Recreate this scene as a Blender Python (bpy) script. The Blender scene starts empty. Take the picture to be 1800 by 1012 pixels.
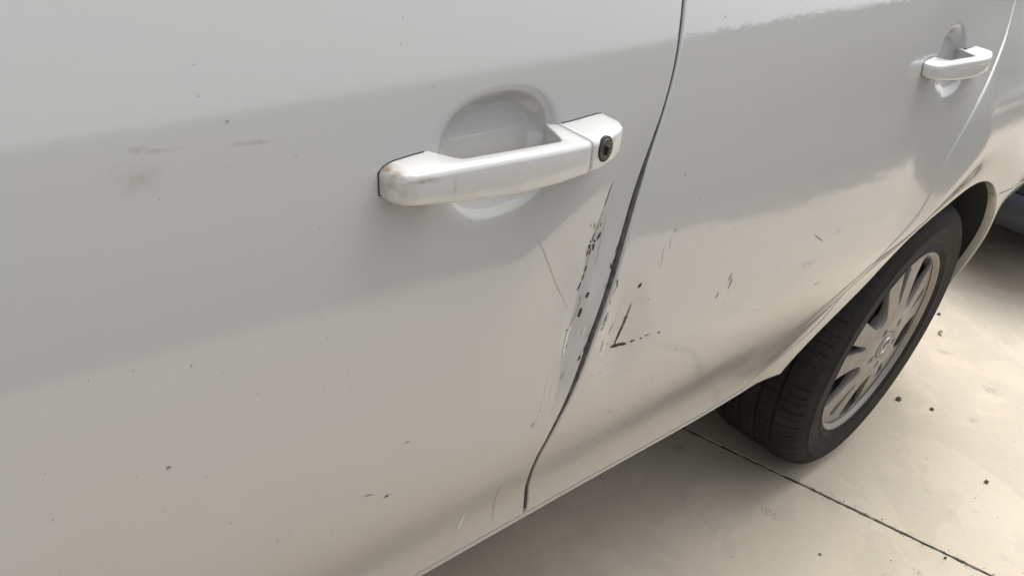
import bpy, bmesh, math, random
import numpy as np
from mathutils import Vector, Matrix
from mathutils.bvhtree import BVHTree
random.seed(7); rng=np.random.default_rng(7)
scene=bpy.context.scene; COL=scene.collection
R=math.radians
# ------------------------------------------------------------------ camera
cd=bpy.data.cameras.new('camera'); cam=bpy.data.objects.new('camera',cd); COL.objects.link(cam)
yaw,pitch,roll=0.67284,0.489947,0.241207
f=Vector((math.cos(pitch)*math.cos(yaw),math.cos(pitch)*math.sin(yaw),-math.sin(pitch)))
r=f.cross(Vector((0,0,1))).normalized(); u=r.cross(f)
r2=math.cos(roll)*r+math.sin(roll)*u; u2=-math.sin(roll)*r+math.cos(roll)*u
M=Matrix((r2,u2,-f)).transposed().to_4x4(); M.translation=Vector((-1.710855,-0.403823,1.076299))
cam.matrix_world=M
cd.sensor_width=36; cd.lens=1534.51/1800*36; cd.clip_start=.01; cd.clip_end=600
scene.camera=cam
# ------------------------------------------------------------------ sky, sun, exposure
SUN_EL,SUN_AZ=R(62),R(20)          # azimuth of the sun measured in the x/y plane
w=bpy.data.worlds.new('World'); scene.world=w; w.use_nodes=True
nt=w.node_tree; bg=nt.nodes['Background']
sky=nt.nodes.new('ShaderNodeTexSky'); sky.sky_type='NISHITA'; sky.sun_disc=False
sky.sun_elevation=SUN_EL; sky.sun_rotation=math.pi/2-SUN_AZ; sky.dust_density=4; sky.ozone_density=.6; sky.air_density=1.2
hs=nt.nodes.new('ShaderNodeHueSaturation'); hs.inputs['Saturation'].default_value=.18
nt.links.new(sky.outputs[0],hs.inputs['Color']); nt.links.new(hs.outputs[0],bg.inputs[0])
bg.inputs[1].default_value=.15
sd=bpy.data.lights.new('sun','SUN'); sd.energy=.8; sd.angle=R(50); sd.color=(1,.95,.87)
so=bpy.data.objects.new('sun',sd); COL.objects.link(so)
sv=Vector((math.cos(SUN_EL)*math.cos(SUN_AZ),math.cos(SUN_EL)*math.sin(SUN_AZ),math.sin(SUN_EL)))
so.rotation_euler=sv.to_track_quat('Z','Y').to_euler(); so.location=(0,-6,9)
vs=scene.view_settings; vs.view_transform='Standard'; vs.look='None'; vs.exposure=.95; vs.gamma=1; vs.use_curve_mapping=False
# ---- body-side surface
# ---- left body side: cross-section from tilt angles, integrated ----
_TZ=np.array([.30,.405,.44,.47,.50,.54,.58,.62,.66,.72,.79,.86,.93,1.0,1.10])
_TT=np.array([-3,-3,-14,-23,-24,-18,-11,-4,2,7,12,17,22,26,30.])
_zz=np.linspace(.20,1.15,1901)
_tt=np.interp(_zz,_TZ,_TT)
_tr=np.where(_zz<.66,np.interp(_zz,[.30,.39,.43,.50,.56,.61,.66],[-3,-6,-14,-16.5,-15,-9,2]),_tt)   # gentler tuck under the rear door
_k=np.exp(-.5*(np.arange(-70,71)/26.)**2);_k/=_k.sum()
_tt=np.convolve(np.pad(_tt,70,mode='edge'),_k,'valid'); _tr=np.convolve(np.pad(_tr,70,mode='edge'),_k,'valid')
def sstep(a,b,x):
    t=np.clip((np.asarray(x,float)-a)/(b-a),0,1);return t*t*(3-2*t)
# the shoulder rises and the waist drops slightly towards the rear: tilt looked up at a shifted height
def zwarp(x,z):
    return z-.075*(np.clip(x,-1.9,-.45)+1.5)*sstep(.80,.91,z)+.028*sstep(-1.15,-.65,x)*sstep(.60,.72,z)*(1-sstep(.78,.90,z))
_xg=np.linspace(-3.4,.9,216)
_i66=int(np.argmin(abs(_zz-.66)))
_YG=[]
for _x in _xg:
    _w=float(sstep(-1.02,-.60,_x)); _zw=zwarp(_x,_zz); _t=np.tan(np.radians(np.interp(_zw,_zz,_tt)*(1-_w)+np.interp(_zw,_zz,_tr)*_w))
    _y=np.concatenate([[0],np.cumsum(_t[:-1]*np.diff(_zz))]); _YG.append(_y-_y[_i66]-.048)
_YG=np.array(_YG); _yy=_YG[int(np.argmin(abs(_xg+1.5)))]
def base_y(x,z):
    x,z=np.broadcast_arrays(np.asarray(x,float),np.asarray(z,float))
    u=np.clip((x-_xg[0])/(_xg[1]-_xg[0]),0,len(_xg)-1.001); v=np.clip((z-_zz[0])/(_zz[1]-_zz[0]),0,len(_zz)-1.001)
    i=u.astype(int); j=v.astype(int); u=u-i; v=v-j
    return (_YG[i,j]*(1-u)*(1-v)+_YG[i+1,j]*u*(1-v)+_YG[i,j+1]*(1-u)*v+_YG[i+1,j+1]*u*v)
WR=.308
_AT=np.array([-40,9,15.3,23.9,33.4,40,49.5,58.6,77,88,99,110,118,133.7,145.7,157.6,165.9,170.7,172.5,190.])
_AY=np.array([.04,.008,-.004,-.014,-.024,-.027,-.029,-.029,-.028,-.028,-.029,-.03,-.027,-.02,-.016,-.002,.010,.0155,.0205,.03])
_AR=np.array([.365]*12+[.368,.378,.390,.408,.425,.437,.441,.46])
_ath=np.linspace(-40,190,921)
def _sm(v):
    g=np.interp(_ath,_AT,v); k=np.exp(-.5*(np.arange(-60,61)/20.)**2); k/=k.sum()
    return np.convolve(np.pad(g,60,mode='edge'),k,'valid')
_AYs=_sm(_AY); _ARs=_sm(_AR)
_AT,_AY,_AR=_ath,_AYs,_ARs
def AR(th): return np.interp(th,_AT,_AR)
def plan(x):
    x=np.asarray(x,float)
    return .05*(np.maximum(x+1.1,0)/1.5)**2+.9*np.maximum(x-.42,0)**2+.045*(np.maximum(-1.9-x,0)/1.2)**2
def polar(x,z):
    th=np.degrees(np.arctan2(z-WR,x));return np.hypot(x,z-WR),np.where(th<-90,th+360,th)
def S0(x,z):
    x=np.asarray(x,float);z=np.asarray(z,float)
    y=base_y(x,z)+plan(x)-.026*sstep(-.40,-.10,x)*sstep(.50,.62,z)*(1-sstep(.80,.98,z))
    r,th=polar(x,z);a=AR(th)
    w=1-sstep(a,a+.075+.07*sstep(125,160,th)+.03*(1-sstep(100,130,th)),r)
    return y*(1-w)+np.interp(th,_AT,_AY)*w
# ------------------------------------------------------------------ materials
def newmat(n):
    m=bpy.data.materials.new(n); m.use_nodes=True
    return m,m.node_tree,m.node_tree.nodes['Principled BSDF']
def N(nt,t,**k):
    n=nt.nodes.new(t)
    for a,b in k.items(): setattr(n,a,b)
    return n
def coord(nt): return N(nt,'ShaderNodeTexCoord').outputs['Object']
def noise(nt,scale,detail=4,rough=.55,vec=None,dist=0):
    n=N(nt,'ShaderNodeTexNoise'); n.inputs['Scale'].default_value=scale; n.inputs['Detail'].default_value=detail
    n.inputs['Roughness'].default_value=rough; n.inputs['Distortion'].default_value=dist
    nt.links.new(vec if vec is not None else coord(nt),n.inputs['Vector']); return n.outputs['Fac']
def ramp(nt,src,stops):
    c=N(nt,'ShaderNodeValToRGB'); e=c.color_ramp.elements
    while len(e)<len(stops): e.new(.5)
    for i,(p,v) in enumerate(stops):
        e[i].position=p; e[i].color=(v,v,v,1) if not isinstance(v,tuple) else (*v,1)
    nt.links.new(src,c.inputs[0]); return c.outputs[0]
def mixc(nt,fac,a,b):
    m=N(nt,'ShaderNodeMix',data_type='RGBA')
    for s,v in ((m.inputs[0],fac),(m.inputs[6],a),(m.inputs[7],b)):
        if hasattr(v,'is_linked'): nt.links.new(v,s)
        else: s.default_value=(*v,1) if isinstance(v,tuple) else v
    return m.outputs[2]
def math_(nt,op,a,b=None,clamp=False):
    m=N(nt,'ShaderNodeMath',operation=op); m.use_clamp=clamp
    for s,v in ((m.inputs[0],a),(m.inputs[1],b)):
        if v is None: continue
        if hasattr(v,'is_linked'): nt.links.new(v,s)
        else: s.default_value=v
    return m.outputs[0]
def bump(nt,b,h,strength,dist=.001):
    n=N(nt,'ShaderNodeBump'); n.inputs['Strength'].default_value=strength; n.inputs['Distance'].default_value=dist
    nt.links.new(h,n.inputs['Height']); nt.links.new(n.outputs[0],b.inputs['Normal']); return n
def simple(n,col,rough,metal=0,var=.15,scale=30,bumpd=0,bscale=200):
    m,nt,b=newmat(n)
    v=noise(nt,scale)
    lo=tuple(c*(1-var) for c in col); hi=tuple(min(1,c*(1+var)) for c in col)
    nt.links.new(mixc(nt,ramp(nt,v,[(.3,0.),(.7,1.)]),lo,hi),b.inputs['Base Color'])
    b.inputs['Roughness'].default_value=rough; b.inputs['Metallic'].default_value=metal
    if bumpd: bump(nt,b,noise(nt,bscale),1,bumpd)
    return m
PAINT=(.41,.413,.41)
DUST=(.455,.405,.315)
def paint(n,dirt=1.0,stain=None,lowdust=True,base=None,wave=.0006,cr=.04,crease_refl=False):
    m,nt,b=newmat(n)
    if crease_refl:      # cooler reflection behind the crease painted in: greyer colour, less coat
        at=N(nt,'ShaderNodeAttribute'); at.attribute_name='painted_refl'; refl=math_(nt,'MULTIPLY',at.outputs['Fac'],.85)
        nt.links.new(math_(nt,'SUBTRACT',1,refl),b.inputs['Coat Weight'])
    co=coord(nt); sx=N(nt,'ShaderNodeSeparateXYZ'); nt.links.new(co,sx.inputs[0])
    # fine road film that thickens towards the sill, broken up by noise
    hgt=N(nt,'ShaderNodeMapRange'); hgt.inputs[1].default_value=.82; hgt.inputs[2].default_value=.36
    hgt.inputs[3].default_value=.02; hgt.inputs[4].default_value=.80 if lowdust else .02
    nt.links.new(sx.outputs[2],hgt.inputs[0])
    n1=ramp(nt,noise(nt,7,8,.66,dist=.5),[(.34,.12),(.70,1.)]); n2=ramp(nt,noise(nt,140,3,.6),[(.35,.55),(.7,1.)])
    film=math_(nt,'MULTIPLY',math_(nt,'MULTIPLY',hgt.outputs[0],n1),math_(nt,'MULTIPLY',n2,dirt))
    # small splashes
    sp=ramp(nt,noise(nt,60,2,.4),[(.70,0.),(.80,1.)])
    sp=math_(nt,'MULTIPLY',math_(nt,'MULTIPLY',sp,hgt.outputs[0]),.65*dirt)
    mpx=N(nt,'ShaderNodeMapping'); mpx.inputs['Scale'].default_value=(2.2,8,16); mpx.inputs['Rotation'].default_value=(0,R(7),0)
    nt.links.new(co,mpx.inputs[0])
    st=ramp(nt,noise(nt,1.6,7,.62,vec=mpx.outputs[0],dist=.8),[(.38,0.),(.72,1.)])
    film=math_(nt,'ADD',film,math_(nt,'MULTIPLY',st,.07*dirt))
    fac=math_(nt,'ADD',film,sp,True)
    sf=None
    if stain:
        nn=ramp(nt,noise(nt,110,4,.6),[(.36,.15),(.60,1.)])
        for (x,z,rx,rz,k) in stain:
            mp=N(nt,'ShaderNodeMapping'); mp.vector_type='TEXTURE'
            mp.inputs['Location'].default_value=(x,0,z); mp.inputs['Scale'].default_value=(rx,1,rz)
            cv=N(nt,'ShaderNodeVectorMath',operation='MULTIPLY'); cv.inputs[1].default_value=(1,0,1)
            nt.links.new(co,cv.inputs[0]); nt.links.new(cv.outputs[0],mp.inputs[0])
            ln=N(nt,'ShaderNodeVectorMath',operation='LENGTH'); nt.links.new(mp.outputs[0],ln.inputs[0])
            mk=math_(nt,'SUBTRACT',1.15,ln.outputs['Value'],True)
            one=math_(nt,'MULTIPLY',math_(nt,'MULTIPLY',mk,nn),k,True)
            sf=one if sf is None else math_(nt,'MAXIMUM',sf,one)
    col=mixc(nt,fac,base or PAINT,DUST)
    if sf is not None: col=mixc(nt,sf,col,(.25,.205,.14))
    if crease_refl: col=mixc(nt,refl,col,(.37,.375,.375))
    nt.links.new(col,b.inputs['Base Color'])
    b.inputs['Roughness'].default_value=.45; b.inputs['Specular IOR Level'].default_value=.25
    b.inputs['Coat Weight'].default_value=1; b.inputs['Coat IOR'].default_value=1.68
    nt.links.new(math_(nt,'ADD',math_(nt,'MULTIPLY',fac,.30),cr),b.inputs['Coat Roughness'])
    # orange peel plus slow waviness of the pressed sheet
    h=math_(nt,'ADD',math_(nt,'MULTIPLY',noise(nt,160,2,.5),.05),math_(nt,'MULTIPLY',noise(nt,48,4,.6),.36))
    bp=N(nt,'ShaderNodeBump'); bp.inputs['Strength'].default_value=1; bp.inputs['Distance'].default_value=wave
    nt.links.new(h,bp.inputs['Height']); nt.links.new(bp.outputs[0],b.inputs['Coat Normal'])
    return m
M_FRONT=paint('dusty_white_paint',1,[(-1.529,.8776,.017,.009,.40),(-1.525,.891,.006,.0022,.6),(-1.514,.8897,.012,.0012,.45),(-1.461,.8888,.015,.0016,.55)],wave=.00020,cr=.075,crease_refl=True)
M_REAR=paint('white_paint_rear',.9,[(-.70,.666,.03,.012,.2)])
M_PAINT=paint('white_paint',.7)
M_HANDLE=paint('clean_white_paint',.25,[(-1.378,.860,.014,.016,.55),(-1.370,.8665,.020,.0028,1.4),(-1.337,.860,.0016,.008,.6)],False,(.50,.50,.488))
M_RUB=simple('black_rubber',(.018,.017,.016),.75,0,.3,40,.0004,300)
M_SEAL=simple('grey_rubber_seal',(.085,.082,.078),.7,0,.5,120)
M_JAMB=simple('grey_jamb',(.10,.10,.10),.6)
M_DARK=simple('black_plastic',(.012,.012,.012),.6,0,.3)
M_LOCK=simple('lock_metal',(.10,.095,.085),.38,.7,.1,300)
M_CHROME=simple('chrome',(.45,.45,.44),.3,1,.05)
M_GLASS=simple('dark_glass',(.01,.012,.012),.05,0,.05)
SCRM={'f':simple('joint_reflection',(.33,.325,.31),.5,0,.1,900),'d':simple('dark_speck',(.15,.14,.125),.7,0,.5,900),'k':simple('black_scuff',(.022,.021,.02),.7,0,.5,900),'b':simple('brown_scuff',(.12,.085,.05),.7,0,.4,900),
      't':simple('tan_scuff',(.36,.31,.235),.7,0,.25,900),'g':simple('grey_scratch',(.19,.185,.175),.6,0,.3,900),
      'w':simple('pale_scratch',(.60,.595,.58),.5,0,.1,900)}
def tyre_mat():
    m,nt,b=newmat('dusty_tyre_rubber')
    d=ramp(nt,noise(nt,18,6,.65),[(.35,0.),(.75,1.)])
    d2=ramp(nt,noise(nt,220,3,.6),[(.4,.3),(.7,1.)])
    nt.links.new(mixc(nt,math_(nt,'MULTIPLY',math_(nt,'MULTIPLY',d,d2),.42),(.010,.0098,.0095),(.085,.073,.058)),b.inputs['Base Color'])
    b.inputs['Roughness'].default_value=.78; b.inputs['Specular IOR Level'].default_value=.3
    bump(nt,b,noise(nt,420,4),1,.0006); return m
M_TYRE=tyre_mat()
def rim_mat():
    m,nt,b=newmat('dusty_silver_alloy')
    d=ramp(nt,noise(nt,26,6,.65),[(.3,.15),(.75,.85)])
    d2=ramp(nt,noise(nt,500,2,.5),[(.45,.5),(.62,1.)])
    fac=math_(nt,'MULTIPLY',d,d2)
    nt.links.new(mixc(nt,fac,(.33,.32,.305),(.20,.18,.15)),b.inputs['Base Color'])
    nt.links.new(math_(nt,'SUBTRACT',.55,math_(nt,'MULTIPLY',fac,.4)),b.inputs['Metallic'])
    nt.links.new(math_(nt,'ADD',.34,math_(nt,'MULTIPLY',fac,.35)),b.inputs['Roughness'])
    bump(nt,b,noise(nt,700,2),1,.0002); return m
M_RIM=rim_mat(); M_BARREL=simple('dark_barrel',(.045,.04,.035),.8,0,.3,60)  # barrel darker than the spoked face
def concrete():
    m,nt,b=newmat('cream_concrete')
    co=coord(nt)
    base=mixc(nt,ramp(nt,noise(nt,1.3,6,.6,dist=.6),[(.32,0.),(.70,1.)]),(.49,.425,.335),(.565,.505,.415))
    # worn, slightly grey film with hard scalloped edges
    patch=ramp(nt,noise(nt,4.2,5,.55,dist=1.2),[(.50,0.),(.53,.55),(.62,.8)])
    base=mixc(nt,math_(nt,'MULTIPLY',patch,.44),base,(.40,.36,.30))
    fine=ramp(nt,noise(nt,55,5,.65),[(.3,0.),(.7,1.)])
    base=mixc(nt,math_(nt,'MULTIPLY',fine,.16),base,(.34,.29,.225))
    # grey scab-like marks: cells gated by noise
    v=N(nt,'ShaderNodeTexVoronoi'); v.inputs['Scale'].default_value=11
    wv=N(nt,'ShaderNodeVectorMath',operation='ADD'); nz=N(nt,'ShaderNodeTexNoise'); nz.inputs['Scale'].default_value=9; nt.links.new(co,nz.inputs['Vector']); sv_=N(nt,'ShaderNodeVectorMath',operation='SCALE'); sv_.inputs['Scale'].default_value=.10; nt.links.new(nz.outputs['Color'],sv_.inputs[0]); nt.links.new(co,wv.inputs[0]); nt.links.new(sv_.outputs[0],wv.inputs[1]); nt.links.new(wv.outputs[0],v.inputs['Vector'])
    spot=ramp(nt,v.outputs['Distance'],[(.10,1.),(.26,0.)])
    sc=N(nt,'ShaderNodeSeparateColor'); nt.links.new(v.outputs['Color'],sc.inputs[0])
    gate=ramp(nt,sc.outputs[0],[(.62,0.),(.64,1.)])
    gr=ramp(nt,noise(nt,170,4,.7),[(.48,0.),(.56,1.)])
    mk=math_(nt,'MULTIPLY',math_(nt,'MULTIPLY',spot,gate),gr)
    base=mixc(nt,math_(nt,'MULTIPLY',mk,.7),base,(.19,.17,.145))
    pit=ramp(nt,noise(nt,210,3,.6),[(.64,0.),(.72,1.)])
    base=mixc(nt,math_(nt,'MULTIPLY',pit,.42),base,(.2,.17,.13))
    nt.links.new(base,b.inputs['Base Color']); b.inputs['Roughness'].default_value=.75
    b.inputs['Specular IOR Level'].default_value=.15
    h=math_(nt,'ADD',math_(nt,'MULTIPLY',noise(nt,300,4,.6),.35),math_(nt,'MULTIPLY',noise(nt,9,4,.5),1.5))
    bump(nt,b,h,1,.0009); return m
M_CONC=concrete()
M_EARTH=simple('joint_dirt',(.035,.030,.022),.95,0,.5,60,.002,120)
M_GROUND=simple('pale_gravel_ground',(.33,.29,.23),.95,0,.25,1.5,.004,30)
M_BATTEN=simple('grey_batten',(.24,.24,.235),.85)
M_WALL=simple('grey_render',(.10,.102,.104),.9,0,.12,3,.002,60)
M_SOIL=simple('dry_soil',(.085,.08,.07),.95,0,.4,6,.004,40)
M_STONE=simple('dark_pebble',(.10,.09,.078),.8,0,.4,200,.001,200)
M_NAVY=simple('navy_paint',(.010,.013,.022),.5,0,.1,5)
M_NAVY.node_tree.nodes['Principled BSDF'].inputs['Coat Weight'].default_value=.25
M_LEAF=simple('foliage',(.05,.075,.03),.7,0,.4,4)
M_BARK=simple('bark',(.12,.09,.065),.9,0,.3,8)
# ------------------------------------------------------------------ mesh helpers
def mesh(name,v,fc,mat,parent=None,smooth=True,origin=None):
    me=bpy.data.meshes.new(name); me.from_pydata([tuple(map(float,p)) for p in v],[],fc); me.update()
    if smooth: me.polygons.foreach_set('use_smooth',[True]*len(me.polygons))
    me.materials.append(mat); o=bpy.data.objects.new(name,me); COL.objects.link(o)
    if parent: attach(o,parent)
    return o
def wloc(o):
    v=Vector(o.location)
    while o.parent: o=o.parent; v=v+Vector(o.location)
    return v
LOCAL=set()
def attach(o,parent):
    o.parent=parent
    if parent.name in LOCAL: return
    o.location=Vector(o.location)-wloc(parent)
def empty(name,loc,label,cat,group=None):
    o=bpy.data.objects.new(name,None); COL.objects.link(o); o.location=loc; o.empty_display_size=.1
    o['label']=label; o['category']=cat
    if group: o['group']=group
    return o
def tag(o,label,cat,group=None):
    o['label']=label; o['category']=cat
    if group: o['group']=group
    return o
def gridfaces(nr,nc,off=0,closed=False,flip=False):
    F=[]
    for i in range(nr-1):
        for j in range(nc if closed else nc-1):
            a=off+i*nc+j; b=off+i*nc+(j+1)%nc; c=off+(i+1)*nc+(j+1)%nc; d=off+(i+1)*nc+j
            F.append((a,b,c,d) if not flip else (d,c,b,a))
    return F
def eround(e,rad):
    e=np.clip(e,0,rad); return rad-np.sqrt(np.maximum(rad*rad-(rad-e)**2,0))
def panel(name,zs,xL,xR,us,S,mat,parent,hem=.014,rad=.0028,sides='LRBT'):
    """sheet-metal panel: grid between two edge curves, rounded edge and folded hem"""
    ed=np.array([0,.0004,.001,.0018,.0028])
    rows=[];zs=np.asarray(zs)
    zz=zs
    if 'B' in sides: zz=np.concatenate([zs[0]+ed,zs[zs>zs[0]+.0036]])
    if 'T' in sides: zz=np.concatenate([zz[zz<zs[-1]-.0036],(zs[-1]-ed)[::-1]])
    for z in zz:
        a,b=float(xL(z)),float(xR(z))
        x=a+(b-a)*np.asarray(us)
        x=np.concatenate([a+ed,x[(x>a+.0036)&(x<b-.0036)],(b-ed)[::-1]]) if False else np.concatenate([a+ed,a+.0034+(b-a-.0068)*np.asarray(us),(b-ed)[::-1]])
        y=S(x,np.full_like(x,z))
        if 'L' in sides: y=y+eround(x-a,rad)
        if 'R' in sides: y=y+eround(b-x,rad)
        if 'B' in sides: y=y+eround(z-zs[0],rad)
        if 'T' in sides: y=y+eround(zs[-1]-z,rad)
        rows.append(np.stack([x,y,np.full_like(x,z)],1))
    G=np.stack(rows)                          # nr,nc,3
    L0=G[:,:1].copy(); L0[...,1]+=hem; R0=G[:,-1:].copy(); R0[...,1]+=hem
    G=np.concatenate([L0,G,R0],1)
    B0=G[:1].copy(); B0[...,1]+=hem
    G=np.concatenate([B0,G],0)
    nr,nc=G.shape[:2]
    return mesh(name,G.reshape(-1,3),gridfaces(nr,nc),mat,parent)
def lathe(name,prof,mat,parent,seg=96,c=(0,0,0),smooth=True,mod=None,closed=False):
    """revolve (radius,y) profile about the wheel axis (y)"""
    V=[]
    for k in range(seg):
        a=2*math.pi*k/seg
        for i,(rr,y) in enumerate(prof):
            if mod: rr,y=mod(i,k,rr,y)
            V.append((c[0]+rr*math.cos(a),c[1]+y,c[2]+rr*math.sin(a)))
    n=len(prof);F=[]
    for k in range(seg):
        for i in range(n-1 if not closed else n):
            F.append((k*n+i,k*n+(i+1)%n,((k+1)%seg)*n+(i+1)%n,((k+1)%seg)*n+i))
    return mesh(name,V,F,mat,parent,smooth)
def extrude_x(name,prof,xs,mat,parent,cap=True):
    V=[];n=len(prof)
    for x in xs: V+=[(x,y,z) for y,z in prof]
    F=gridfaces(len(xs),n)
    return mesh(name,V,F,mat,parent)
def boxv(x0,x1,y0,y1,z0,z1,bev=0):
    bm=bmesh.new(); bmesh.ops.create_cube(bm,size=1)
    for v in bm.verts: v.co=Vector(((x0+x1)/2+v.co.x*(x1-x0),(y0+y1)/2+v.co.y*(y1-y0),(z0+z1)/2+v.co.z*(z1-z0)))
    if bev: bmesh.ops.bevel(bm,geom=bm.edges[:],offset=bev,segments=2,affect='EDGES',profile=.5)
    return bm
def bmobj(name,bm,mat,parent=None,smooth=False):
    me=bpy.data.meshes.new(name); bm.to_mesh(me); bm.free(); me.materials.append(mat)
    if smooth: me.polygons.foreach_set('use_smooth',[True]*len(me.polygons))
    o=bpy.data.objects.new(name,me); COL.objects.link(o)
    if parent: attach(o,parent)
    return o
def box(name,x0,x1,y0,y1,z0,z1,mat,parent=None,bev=0): return bmobj(name,boxv(x0,x1,y0,y1,z0,z1,bev),mat,parent)
SCR_REFL_FRONT=[
 ('f',0.7,[(-1.2295,0.8017),(-1.2099,0.7754),(-1.1872,0.7438),(-1.1741,0.7267)]),  # reflection of the slab joint, drawn on the door as a thin line
 ('k',0.9,[(-1.1330,0.8293),(-1.1367,0.8219),(-1.1394,0.8129),(-1.1416,0.8066)]),
 ('t',2.2,[(-1.1413,0.8047),(-1.1456,0.7924),(-1.1498,0.7809)]),
 ('t',2.0,[(-1.1514,0.7773),(-1.1530,0.7692),(-1.1557,0.7597)]),
 ('k',1.3,[(-1.1524,0.7740),(-1.1544,0.7684)]),
 ('k',1.3,[(-1.1557,0.7597),(-1.1576,0.7540)]),
 ('b',1.8,[(-1.1574,0.7529),(-1.1600,0.7473)]),
 ('k',1.5,[(-1.1604,0.7459),(-1.1641,0.7385)]),
 ('k',2.6,[(-1.1506,0.7359),(-1.1522,0.7299)]),
 ('k',3.2,[(-1.1556,0.7216),(-1.1566,0.7165),(-1.1570,0.7122)]),
 ('g',0.7,[(-1.1571,0.7342),(-1.1621,0.7141),(-1.1693,0.6984),(-1.1705,0.6713)]),
 ('k',1.1,[(-1.1660,0.7031),(-1.1693,0.6984)]),
 ('g',0.5,[(-1.1364,0.8030),(-1.1414,0.7770),(-1.1456,0.7551)]),
 ('w',2.4,[(-1.1821,0.6603),(-1.1820,0.6323),(-1.1828,0.6069)]),
 ('g',1.6,[(-1.1860,0.6125),(-1.1873,0.6068)]),
 ('k',2.4,[(-1.1422,0.6701),(-1.1454,0.6657)]),
 ('w',3,[(-1.1643,0.7081),(-1.1680,0.6936),(-1.1695,0.6780)]),
 ('w',3,[(-1.1438,0.7009),(-1.1459,0.6918)]),
 ('g',1.2,[(-1.1497,0.6940),(-1.1456,0.6963)]),
 ('b',1.3,[(-1.1714,0.7034),(-1.1659,0.7025)]),
 ('g',1.3,[(-1.4766,0.8998),(-1.4747,0.9014)]),
 ('w',5,[(-1.2012,0.4850),(-1.1867,0.4359)]),
 ('g',1.5,[(-1.5269,0.7141),(-1.5236,0.7139)]),
 ('g',0.9,[(-1.3743,0.6189),(-1.3660,0.6169)]),
 ('k',1.6,[(-1.3526,0.6058),(-1.3480,0.6072)]),
 ('g',1.2,[(-1.3438,0.6575),(-1.3396,0.6579)]),
 ('g',0.6,[(-1.1789,0.5182),(-1.1399,0.4449),(-1.1244,0.4064)]),
]
SCR_REAR=[
 ('g',3.4,[(-1.0817,0.7101),(-1.0830,0.6981),(-1.0862,0.6821)]),
 ('k',2.6,[(-1.0826,0.7021),(-1.0857,0.6832),(-1.0904,0.6653)]),
 ('k',2.6,[(-1.0971,0.6649),(-1.0844,0.6635),(-1.0700,0.6611)]),
 ('k',1.8,[(-1.0660,0.6625),(-1.0586,0.6622)]),
 ('k',1.4,[(-1.0528,0.6618),(-1.0484,0.6625)]),
 ('g',1.5,[(-1.0443,0.6639),(-1.0377,0.6639)]),
 ('k',1.5,[(-1.0228,0.6609),(-1.0178,0.6608)]),
 ('k',2.6,[(-1.0780,0.7236),(-1.0730,0.7276)]),
 ('k',1.5,[(-1.0573,0.7070),(-1.0557,0.7079)]),
 ('k',1.5,[(-0.8977,0.6996),(-0.9018,0.6905)]),
 ('g',2.6,[(-0.8932,0.6926),(-0.8977,0.6800)]),
 ('k',1.4,[(-0.9159,0.6810),(-0.9209,0.6747)]),
 ('t',1.6,[(-1.1124,0.6786),(-1.1130,0.6641)]),
 ('g',0.5,[(-1.0457,0.7594),(-1.0467,0.7372)]),
 ('g',0.5,[(-1.0353,0.7630),(-1.0360,0.7520)]),
 ('g',1.6,[(-0.7002,0.7059),(-0.6687,0.6917)]),
 ('w',4,[(-0.7061,0.6652),(-0.6732,0.6643)]),
 ('w',2.2,[(-1.1133,0.7099),(-1.1137,0.6927)]),
 ('g',1.1,[(-0.6397,0.6221),(-0.6209,0.6209)]),
 ('k',1.6,[(-1.0492,0.5646),(-1.0449,0.5653)]),
 ('t',1.3,[(-1.1019,0.6924),(-1.1044,0.6799)]),
 ('g',1.2,[(-1.0314,0.7733),(-1.0292,0.7685)]),
 ('w',1.5,[(-0.6107,0.7525),(-0.5534,0.7506)]),
 ('k',3.0,[(-1.1105,0.7739),(-1.1145,0.7513),(-1.1189,0.7329),(-1.1252,0.7084)]),
]
SCR_HANDLE=[
 ('g',0.6,[(-1.2520,0.8699),(-1.2514,0.8694)]),
]
SPECKS=[(-1.3502,0.9509),(-1.3538,0.9367),(-1.3294,0.9112),(-1.4903,0.9136),(-1.4904,0.9286),(-1.4790,0.8785),(-1.5179,0.8660),(-1.4314,0.8133),(-1.4357,0.8789),(-1.5637,0.7819),(-1.5408,0.7801),(-1.4908,0.7640),(-1.4686,0.7431),(-1.5018,0.6971),(-1.5275,0.6839),(-1.5431,0.7153),(-1.4232,0.7803),(-1.2748,0.6834),(-1.5236,0.7139),(-1.1848,0.8259),(-0.9942,0.7946),(-0.7271,0.8112),(-1.0258,0.8215),(-0.9722,0.9538),(-1.4202,0.7299),(-1.4064,0.7188),(-1.3853,0.6908),(-1.4437,0.6348),(-1.4176,0.6425),(-1.3303,0.6395),(-1.3714,0.6245),(-1.3566,0.7016),(-1.4028,0.7369)]
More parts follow.
